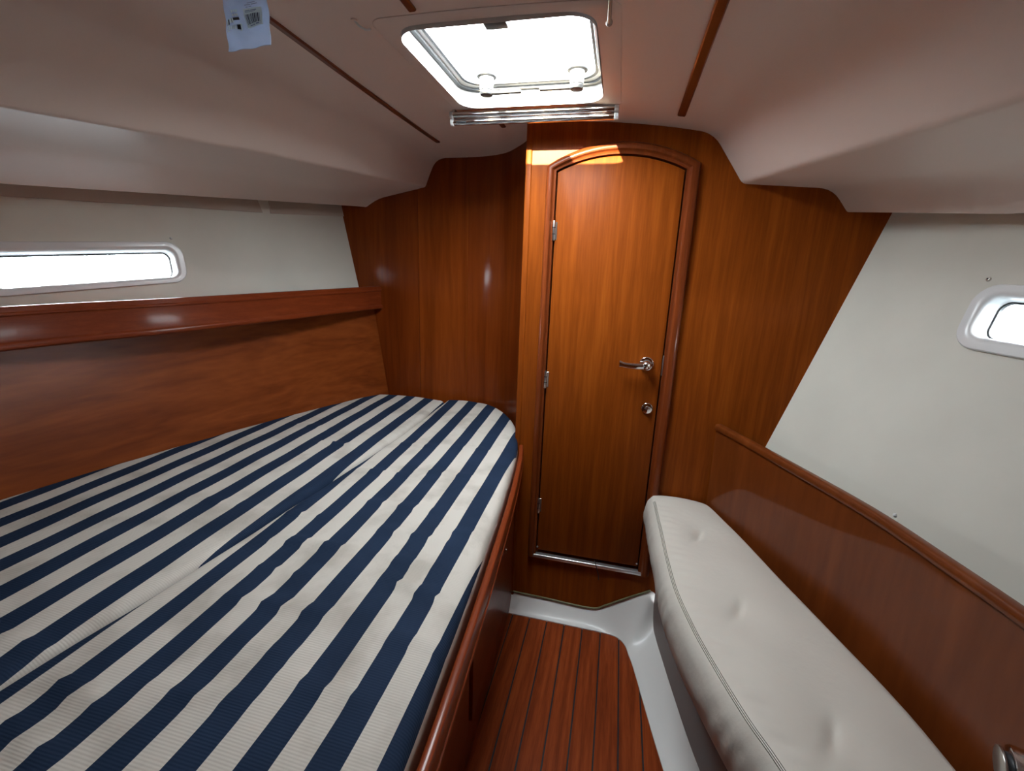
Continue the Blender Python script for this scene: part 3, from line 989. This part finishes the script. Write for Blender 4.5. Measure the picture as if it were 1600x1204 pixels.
# side panel behind the berth, leaning with the hull
sp_path = catmull([(-1.66, 0.0, 0), (-1.645, 0.4, 0), (-1.60, 0.747, 0), (-1.544, 1.037, 0), (-1.434, 1.456, 0), (-1.33, 1.76, 0), (-1.252, 1.95, 0), (-1.195, 2.065, 0), (-1.180, 2.108, 0)], 4)
sp_path = [Vector((-1.70, YB + 0.02, 0))] + sp_path
V = []; Fc = []
for i, p in enumerate(sp_path):
    for (dx, z) in ((0, 0.68), (-0.088, 1.285), (-0.108, 1.285), (-0.02, 0.68)):
        V.append(Vector((p.x + 0.024 + dx, p.y, z)))
for i in range(len(sp_path) - 1):
    for j in range(4):
        j2 = (j + 1) % 4
        Fc.append((i * 4 + j, i * 4 + j2, (i + 1) * 4 + j2, (i + 1) * 4 + j))
Fc.append((0, 1, 2, 3)); Fc.append(tuple((len(sp_path) - 1) * 4 + j for j in range(4)))
side = mesh_obj('berth_side_panel', V, Fc, 'side_wood', smooth=30)
tag(side, 'long grained mahogany panel between the striped mattress and the shelf rail', 'panel')

# shelf with fiddle rail above it
sh = empty('berth_shelf', (-1.5, 1.2, 1.25))
tag(sh, 'mahogany shelf with moulded fiddle rail below the left portlight', 'shelf')
rl = catmull([(-1.70, YB + 0.02, 1.27), (-1.66, 0.1, 1.290), (-1.56, 0.822, 1.3175), (-1.41, 1.237, 1.3325), (-1.19, 2.10, 1.362)], 8)
prof = [(-0.001, -0.003), (-0.004, 0.0), (-0.020, 0.0), (-0.024, -0.004), (-0.024, -0.108), (-0.018, -0.114), (0.001, -0.114), (0.007, -0.109), (0.008, -0.102), (0.006, -0.096), (0.001, -0.092), (0.0, -0.088), (0.0, -0.026), (0.0035, -0.022), (0.0035, -0.018), (0.0, -0.014)]
adopt(mesh_obj('fiddle_rail', *sweep(rl, prof), 'rail_wood', None, 35), sh)
V = []
for p in rl:
    t = (p.y - YB) / (2.1 - YB)
    xo = float(np.interp(p.y, [-0.8, 0.75, 2.1], [-2.12, -1.93, -1.345]))
    V += [Vector((p.x - 0.012, p.y, p.z - 0.075)), Vector((xo - 0.03, p.y, p.z - 0.075)), Vector((xo - 0.03, p.y, p.z - 0.09)), Vector((p.x - 0.012, p.y, p.z - 0.09))]
Fc = []
for i in range(len(rl) - 1):
    for j in range(4):
        j2 = (j + 1) % 4
        Fc.append((i * 4 + j, i * 4 + j2, (i + 1) * 4 + j2, (i + 1) * 4 + j))
Fc.append((0, 1, 2, 3)); Fc.append(tuple((len(rl) - 1) * 4 + j for j in range(4)))
adopt(mesh_obj('shelf_board', V, Fc, 'rail_wood'), sh)

# ================================================================ SETTEE
seat = empty('settee', (0.45, 1.1, 0.0))
tag(seat, 'built in settee with brown front and tall glossy mahogany backrest board', 'settee')
sf = catmull([(0.253, 1.652, 0), (0.262, 1.582, 0), (0.302, 1.343, 0), (0.355, 1.084, 0), (0.445, 0.78, 0), (0.555, 0.4, 0), (0.595, YB + 0.02, 0)], 5)
adopt(mesh_obj('front_panel', *sweep(sf[::-1], [(0.0, 0.0), (0.0, 0.515), (0.015, 0.515), (0.015, 0.0)]), 'brown_front', None, 30), seat)
SB = catmull([(0.385, 1.655, 0), (0.425, 1.582, 0), (0.505, 1.333, 0), (0.580, 1.089, 0), (0.632, 0.92, 0), (0.664, 0.77, 0), (0.70, 0.5, 0), (0.72, 0.1, 0), (0.73, -0.3, 0)], 8)
SF = catmull([(0.188, 1.655, 0), (0.191, 1.60, 0), (0.199, 1.387, 0), (0.210, 1.136, 0), (0.235, 0.986, 0), (0.266, 0.871, 0), (0.305, 0.755, 0), (0.342, 0.668, 0), (0.44, 0.40, 0), (0.50, 0.10, 0), (0.52, -0.3, 0)], 8)


def byy(path):
    q = sorted((p.y, p.x) for p in path)
    return itp(q)


sbx, sfx = byy(SB), byy(SF)
tpv = []
ysn = list(np.linspace(-0.28, 1.655, 40))
V = []
for y in ysn:
    V += [Vector((sfx(y) + 0.05, y, 0.50)), Vector((sbx(y) + 0.05, y, 0.50)), Vector((sbx(y) + 0.05, y, 0.485)), Vector((sfx(y) + 0.05, y, 0.485))]
Fc = []
for i in range(len(ysn) - 1):
    for j in range(4):
        j2 = (j + 1) % 4
        Fc.append((i * 4 + j, i * 4 + j2, (i + 1) * 4 + j2, (i + 1) * 4 + j))
Fc.append((0, 1, 2, 3)); Fc.append(tuple((len(ysn) - 1) * 4 + j for j in range(4)))
adopt(mesh_obj('seat_board', V, Fc, 'brown_front'), seat)

# seat cushion
TUFT = [(0.325, 1.391), (0.374, 1.067), (0.463, 0.759), (0.53, 0.42)]
NV = 320
V = []
ysn = list(np.linspace(-0.28, 1.652, NV + 1))
prof_n = None
for y in ysn:
    xf, xb = sfx(y), sbx(y) - 0.004
    w = xb - xf
    ef = min(1.0, (1.652 - y) / 0.035)
    endz = -0.014 * (1 - math.sqrt(max(0.0, 1 - (1 - ef) ** 2)))
    ein = 0.022 * (1 - math.sqrt(max(0.0, 1 - (1 - ef) ** 2)))
    row = []
    # front face, from the bottom up, bulging toward the sole
    for k in range(9):
        t = k / 8
        z = 0.505 + 0.132 * t
        bx = -0.008 - 0.014 * math.sin(math.pi * min(1, t * 0.95 + 0.03))
        wr = (0.0014 * math.sin(y * 47 + 4 * math.sin(y * 11) + 2.5 * t) + 0.0012 * math.sin(y * 93 + 5 * math.sin(y * 17) + 6 * t)) * math.sin(math.pi * t)
        row.append(Vector((xf + bx * (1 if t < 1 else 0.1) + wr + ein, y, z + endz * t)))
    # top
    nt_ = 60
    for k in range(1, nt_ + 1):
        t = k / nt_
        x = xf + w * t
        z = 0.641 + 0.010 * math.sin(math.pi * t) ** 0.6 - 0.006 * t
        if t > 0.93:
            z -= 0.018 * ((t - 0.93) / 0.07) ** 2
        for (tx, ty) in TUFT:
            dx, dy = x - tx, y - ty
            d2 = (dx / 0.055) ** 2 + (dy / 0.08) ** 2
            z -= 0.008 * math.exp(-d2)
            # creases running lengthwise away from each tuft, toward the front
            al = (dx * 0.35 + dy * 0.94); ac = (dx * 0.94 - dy * 0.35)
            z -= 0.007 * (math.exp(-(ac / 0.005) ** 2) if ac > 0 else math.exp(-(ac / 0.018) ** 2)) * math.exp(-((al - 0.01) / 0.035) ** 2)
            ac2 = (dx * 0.80 - dy * 0.60); al2 = (dx * 0.60 + dy * 0.80)
            z -= 0.003 * math.exp(-(ac2 / 0.012) ** 2) * math.exp(-((al2 + 0.02) / 0.07) ** 2)
        z += (0.0012 * math.sin(y * 90 + 4 * math.sin(y * 7)) + 0.0010 * math.sin(y * 171 + 9 * t)) * math.exp(-((t - 0.12) / 0.08) ** 2)
        z += 0.0015 * math.sin(x * 31 + y * 13) * math.sin(y * 19)
        row.append(Vector((x + ein * (1 - t) - ein * t * 0.3, y, z + endz)))
    row.append(Vector((xb - ein * 0.3, y, 0.505)))
    V.append(row)
cn = len(V[0])
vv, Fc = ngrid(V)
Fc += [(i * cn, (i + 1) * cn, (i + 1) * cn + cn - 1, i * cn + cn - 1) for i in range(NV)]
Fc.append(tuple(range(cn))); Fc.append(tuple(NV * cn + j for j in range(cn)))
cush = mesh_obj('settee_cushion', vv, Fc, 'leather', smooth=60)
tag(cush, 'long ivory leather settee cushion with buttoned dimples and stitched front edge', 'cushion')
for dist in (0.004, 0.0078, 0.0116):
    path = []
    for i, y in enumerate(ysn):
        if i % 3 == 0 and y < 1.60:
            r_ = V[i]; rem = dist; kk = 8
            while (r_[kk + 1] - r_[kk]).length < rem:
                rem -= (r_[kk + 1] - r_[kk]).length; kk += 1
            path.append(r_[kk].lerp(r_[kk + 1], rem / (r_[kk + 1] - r_[kk]).length) + Vector((-0.0002, 0, 0.0003)))
    mesh_obj('stitched_seam', *tube(path, 0.0009, 5), 'thread', cush, 60)

# settee backrest board
bpth = catmull([(0.383, 1.648, 0), (0.430, 1.545, 0), (0.513, 1.345, 0), (0.606, 1.105, 0), (0.650, 0.92, 0), (0.685, 0.74, 0), (0.72, 0.45, 0), (0.74, 0.1, 0), (0.75, -0.3, 0), (0.75, YB + 0.02, 0)], 6)
board = adopt(mesh_obj('backrest', *sweep(bpth, [(-0.012, 0.50), (-0.002, 0.927), (-0.022, 0.927), (-0.034, 0.50)]), 'settee_wood', None, 30), seat)
cap = mesh_obj('top_cap', *sweep(bpth, [(0.003, 0.927), (0.005, 0.930), (0.005, 0.941), (0.003, 0.946), (-0.001, 0.949), (-0.018, 0.949), (-0.022, 0.947), (-0.024, 0.942), (-0.024, 0.927)]), 'settee_wood', None, 40)
cap.parent = board
cap.matrix_parent_inverse = Matrix.Identity(4)

# chrome fitting on the backrest, lower right corner of the picture
fit = empty('chrome_fitting', (0.66, 0.64, 0.76))
tag(fit, 'polished chrome swivel fitting on the near end of the settee backrest', 'fitting')
c0 = Vector((0.655, 0.665, 0.752)); ax = Vector((-0.50, -0.05, 0.08)).normalized()
ax = Vector((0.93, -0.34, 0.14)).normalized()
adopt(from_bm('flange', cyl_bm(c0 - ax * 0.030, c0 - ax * 0.026, 0.030, seg=36, bevel=0.0015), 'satin', None, 40), fit)
adopt(from_bm('spacer', cyl_bm(c0 - ax * 0.027, c0 - ax * 0.018, 0.024, seg=30), 'gasket', None, 40), fit)
adopt(from_bm('body', cyl_bm(c0 - ax * 0.019, c0 + ax * 0.06, 0.036, 0.028, seg=36, bevel=0.004), 'chrome', None, 40), fit)

# ================================================================ SMALL THINGS
# roller blind under the forward edge of the hatch
bl = empty('roller_blind', (-0.32, 1.50, 1.93))
tag(bl, 'twin tube chrome roller blind mounted forward of the deck hatch', 'blind')
TX0, TX1 = -0.586, -0.051
for (y, z, r) in ((1.512, 1.9385, 0.0095), (1.520, 1.9195, 0.0100)):
    adopt(from_bm('tube', cyl_bm((TX0 + 0.010, y, z), (TX1 - 0.012, y, z), r, seg=28), 'chrome', None, 40), bl)
    for (xa, xb) in ((TX0, TX0 + 0.011), (TX1 - 0.013, TX1)):
        adopt(from_bm('end_cap', cyl_bm((xa, y, z), (xb, y, z), r + 0.0012, seg=28, bevel=0.0015), 'white_plastic', None, 40), bl)
adopt(from_bm('pull_slot', box_bm((TX0 + 0.022, 1.5085, 1.915), (TX0 + 0.055, 1.5105, 1.920), 0.0004, 1), 'gasket'), bl)
for x in (TX0 + 0.014, TX1 - 0.018):
    adopt(from_bm('bracket', box_bm((x - 0.006, 1.506, 1.930), (x + 0.006, 1.522, 1.954), 0.002), 'satin', None, 40), bl)

# plastic packet hanging from the headliner
bag = empty('plastic_packet', (-0.545, 0.62, 1.78))
tag(bag, 'crinkled blue grey plastic packet with barcode hanging from the headliner', 'packet')
bx0, bx1, by = -0.581, -0.508, 0.62
bzt, bzb = 1.925, 1.7455


def bag_pt(s, t):
    x = bx0 + (bx1 - bx0) * s
    zb_ = bzb + 0.003 * s + 0.0005 * math.sin(s * 9)
    z = zb_ + (bzt - zb_) * t
    puff = 0.012 * math.sin(math.pi * s) ** 0.8 * min(1.0, max(0.0, (t - 0.11) / 0.25))
    y = by + 0.0014 * math.sin(s * 11 + 2 * math.sin(t * 9)) + 0.0010 * math.sin(s * 13 + 1) * max(0, 1 - t / 0.10) + 0.001 * math.sin(t * 37 + s * 6)
    return x, y, z, puff


NS, NT = 28, 60
front = []; rear = []
for i in range(NT + 1):
    rf_, rr_ = [], []
    for j in range(NS + 1):
        x, y, z, pf = bag_pt(j / NS, i / NT)
        rf_.append(Vector((x, y - pf - 0.0006, z))); rr_.append(Vector((x, y + pf + 0.0006, z)))
    front.append(rf_); rear.append(rr_)
V1, F1 = ngrid(front); V2, F2 = ngrid(rear)
k = len(V1)
Fb = F1 + [tuple(i + k for i in reversed(f)) for f in F2]
n = NS + 1
rim = list(range(n)) + [i * n + NS for i in range(1, NT + 1)] + [NT * n + j for j in range(NS - 1, -1, -1)] + [i * n for i in range(NT - 1, 0, -1)]
for a, b in zip(rim, rim[1:] + rim[:1]):
    Fb.append((a, b, b + k, a + k))
film = adopt(mesh_obj('film', V1 + V2, Fb, 'bag', None, 60), bag)


def tt(t):
    return 0.137 + (t - 0.165) * 0.72


def bag_patch(name, s0, s1, t0, t1, mat, parent, lift=0.0006, cells=(6, 6)):
    t0, t1 = tt(t0), tt(t1)
    g = []
    for i in range(cells[1] + 1):
        row = []
        for j in range(cells[0] + 1):
            s = s0 + (s1 - s0) * j / cells[0]; t = t0 + (t1 - t0) * i / cells[1]
            x, y, z, pf = bag_pt(s, t)
            row.append(Vector((x, y - pf - 0.0006 - lift, z)))
        g.append(row)
    o = mesh_obj(name, *ngrid(g), mat, None)
    o.parent = parent
    o.matrix_parent_inverse = Matrix.Translation(bag.location).inverted()
    return o


lab = bag_patch('barcode_label', 0.52, 0.90, 0.165, 0.325, 'paper', bag)


def bars(name, rects, mat, parent, lift):
    V = []; Fc = []
    for (s0, s1, t0, t1) in rects:
        b0 = len(V)
        nn = 4
        t0, t1 = tt(t0), tt(t1)
        for i in range(nn + 1):
            for s in (s0, s1):
                x, y, z, pf = bag_pt(s, t0 + (t1 - t0) * i / nn)
                V.append(Vector((x, y - pf - 0.0006 - lift, z)))
        for i in range(nn):
            Fc.append((b0 + 2 * i, b0 + 2 * i + 1, b0 + 2 * i + 3, b0 + 2 * i + 2))
    o = mesh_obj(name, V, Fc, mat, None)
    o.parent = parent
    o.matrix_parent_inverse = Matrix.Translation(bag.location).inverted()
    return o


rng = random.Random(3)
rects = []; s = 0.556
while s < 0.86:
    w = rng.choice([0.006, 0.009, 0.014, 0.02])
    rects.append((s, min(s + w, 0.87), 0.192, 0.272)); s += w + rng.choice([0.007, 0.010, 0.014])
bars('barcode_bars', rects, 'ink', bag, 0.0010)
bars('label_small_print', [(0.555, 0.66, 0.300, 0.306), (0.67, 0.80, 0.300, 0.307), (0.555, 0.78, 0.289, 0.293), (0.60, 0.66, 0.176, 0.183), (0.68, 0.72, 0.176, 0.183), (0.75, 0.83, 0.178, 0.185)], 'grey_ink', bag, 0.0010)
# printed recycling pictograms: white outlined pill with dark end, dark and white tiles above
bars('pictogram_outline', [(0.06, 0.40, 0.150, 0.157), (0.06, 0.40, 0.203, 0.210), (0.055, 0.075, 0.152, 0.208), (0.385, 0.405, 0.152, 0.208), (0.06, 0.09, 0.215, 0.26), (0.145, 0.20, 0.225, 0.262), (0.215, 0.25, 0.222, 0.258),
     (0.26, 0.30, 0.268, 0.287), (0.32, 0.355, 0.268, 0.287), (0.365, 0.395, 0.268, 0.287), (0.26, 0.30, 0.297, 0.318), (0.32, 0.345, 0.297, 0.318), (0.36, 0.395, 0.297, 0.318),
     (0.10, 0.13, 0.164, 0.198), (0.15, 0.18, 0.164, 0.198), (0.20, 0.235, 0.164, 0.198), (0.255, 0.285, 0.164, 0.198)], 'paper', bag, 0.0007)
bars('pictogram_print', [(0.05, 0.06, 0.213, 0.262), (0.09, 0.135, 0.213, 0.262), (0.20, 0.215, 0.222, 0.262), (0.255, 0.40, 0.238, 0.259), (0.31, 0.38, 0.159, 0.201)], 'ink', bag, 0.0008)
bars('product_print', [(0.58, 0.62, 0.335, 0.341), (0.64, 0.70, 0.335, 0.341), (0.56, 0.68, 0.352, 0.358), (0.70, 0.84, 0.353, 0.359), (0.62, 0.80, 0.368, 0.373)], 'grey_ink', bag, 0.0007)
adopt(from_bm('hanging_clip', box_bm((-0.556, 0.612, 1.915), (-0.532, 0.630, 1.950), 0.003), 'white_plastic', None, 40), bag)

# small things on the headliner beside the hatch
pin = empty('blind_stay', (-0.066, 0.99, 1.94))
tag(pin, 'short translucent plastic stay at the right aft corner of the hatch', 'stay')
zz = ceil_z(-0.066, 1.0)
adopt(from_bm('rod', cyl_bm((-0.064, 0.955, zz - 0.010), (-0.068, 1.035, zz - 0.013), 0.004, seg=14), 'stopper', None, 40), pin)
sph = bmesh.new(); bmesh.ops.create_uvsphere(sph, u_segments=16, v_segments=10, radius=0.0068)
bmesh.ops.transform(sph, matrix=Matrix.Translation((-0.0683, 1.040, zz - 0.012)), verts=sph.verts)
adopt(from_bm('knob', sph, 'stopper', None, 60), pin)
hk = empty('ceiling_hook', (-0.577, 1.0, 1.94))
tag(hk, 'tiny pale hook left of the deck hatch surround', 'hook')
zz = ceil_z(-0.582, 0.985)
hp = catmull([(-0.592, 0.975, zz - 0.001), (-0.586, 0.985, zz - 0.008), (-0.578, 0.997, zz - 0.010), (-0.574, 1.008, zz - 0.005)], 5)
adopt(mesh_obj('wire', *tube(hp, 0.0022, 8), 'white_plastic', None, 60), hk)
adopt(from_bm('base_plate', cyl_bm((-0.592, 0.975, zz + 0.002), (-0.592, 0.975, zz - 0.003), 0.007, seg=16), 'liner', None, 40), hk)

# black cable end hanging over the door threshold
cb = catmull([(0.000, D - 0.004, 0.297), (0.006, D - 0.017, 0.287), (0.013, D - 0.018, 0.265), (0.020, D - 0.010, 0.235), (0.024, D - 0.004, 0.208)], 6)
o = mesh_obj('cable_end', *tube(cb, 0.0018, 8), 'black', None, 60)
tag(o, 'short black cable end poking out over the door threshold', 'cable')

for ob in scene.objects:
    if ob.type == 'MESH':
        ob.data.update()
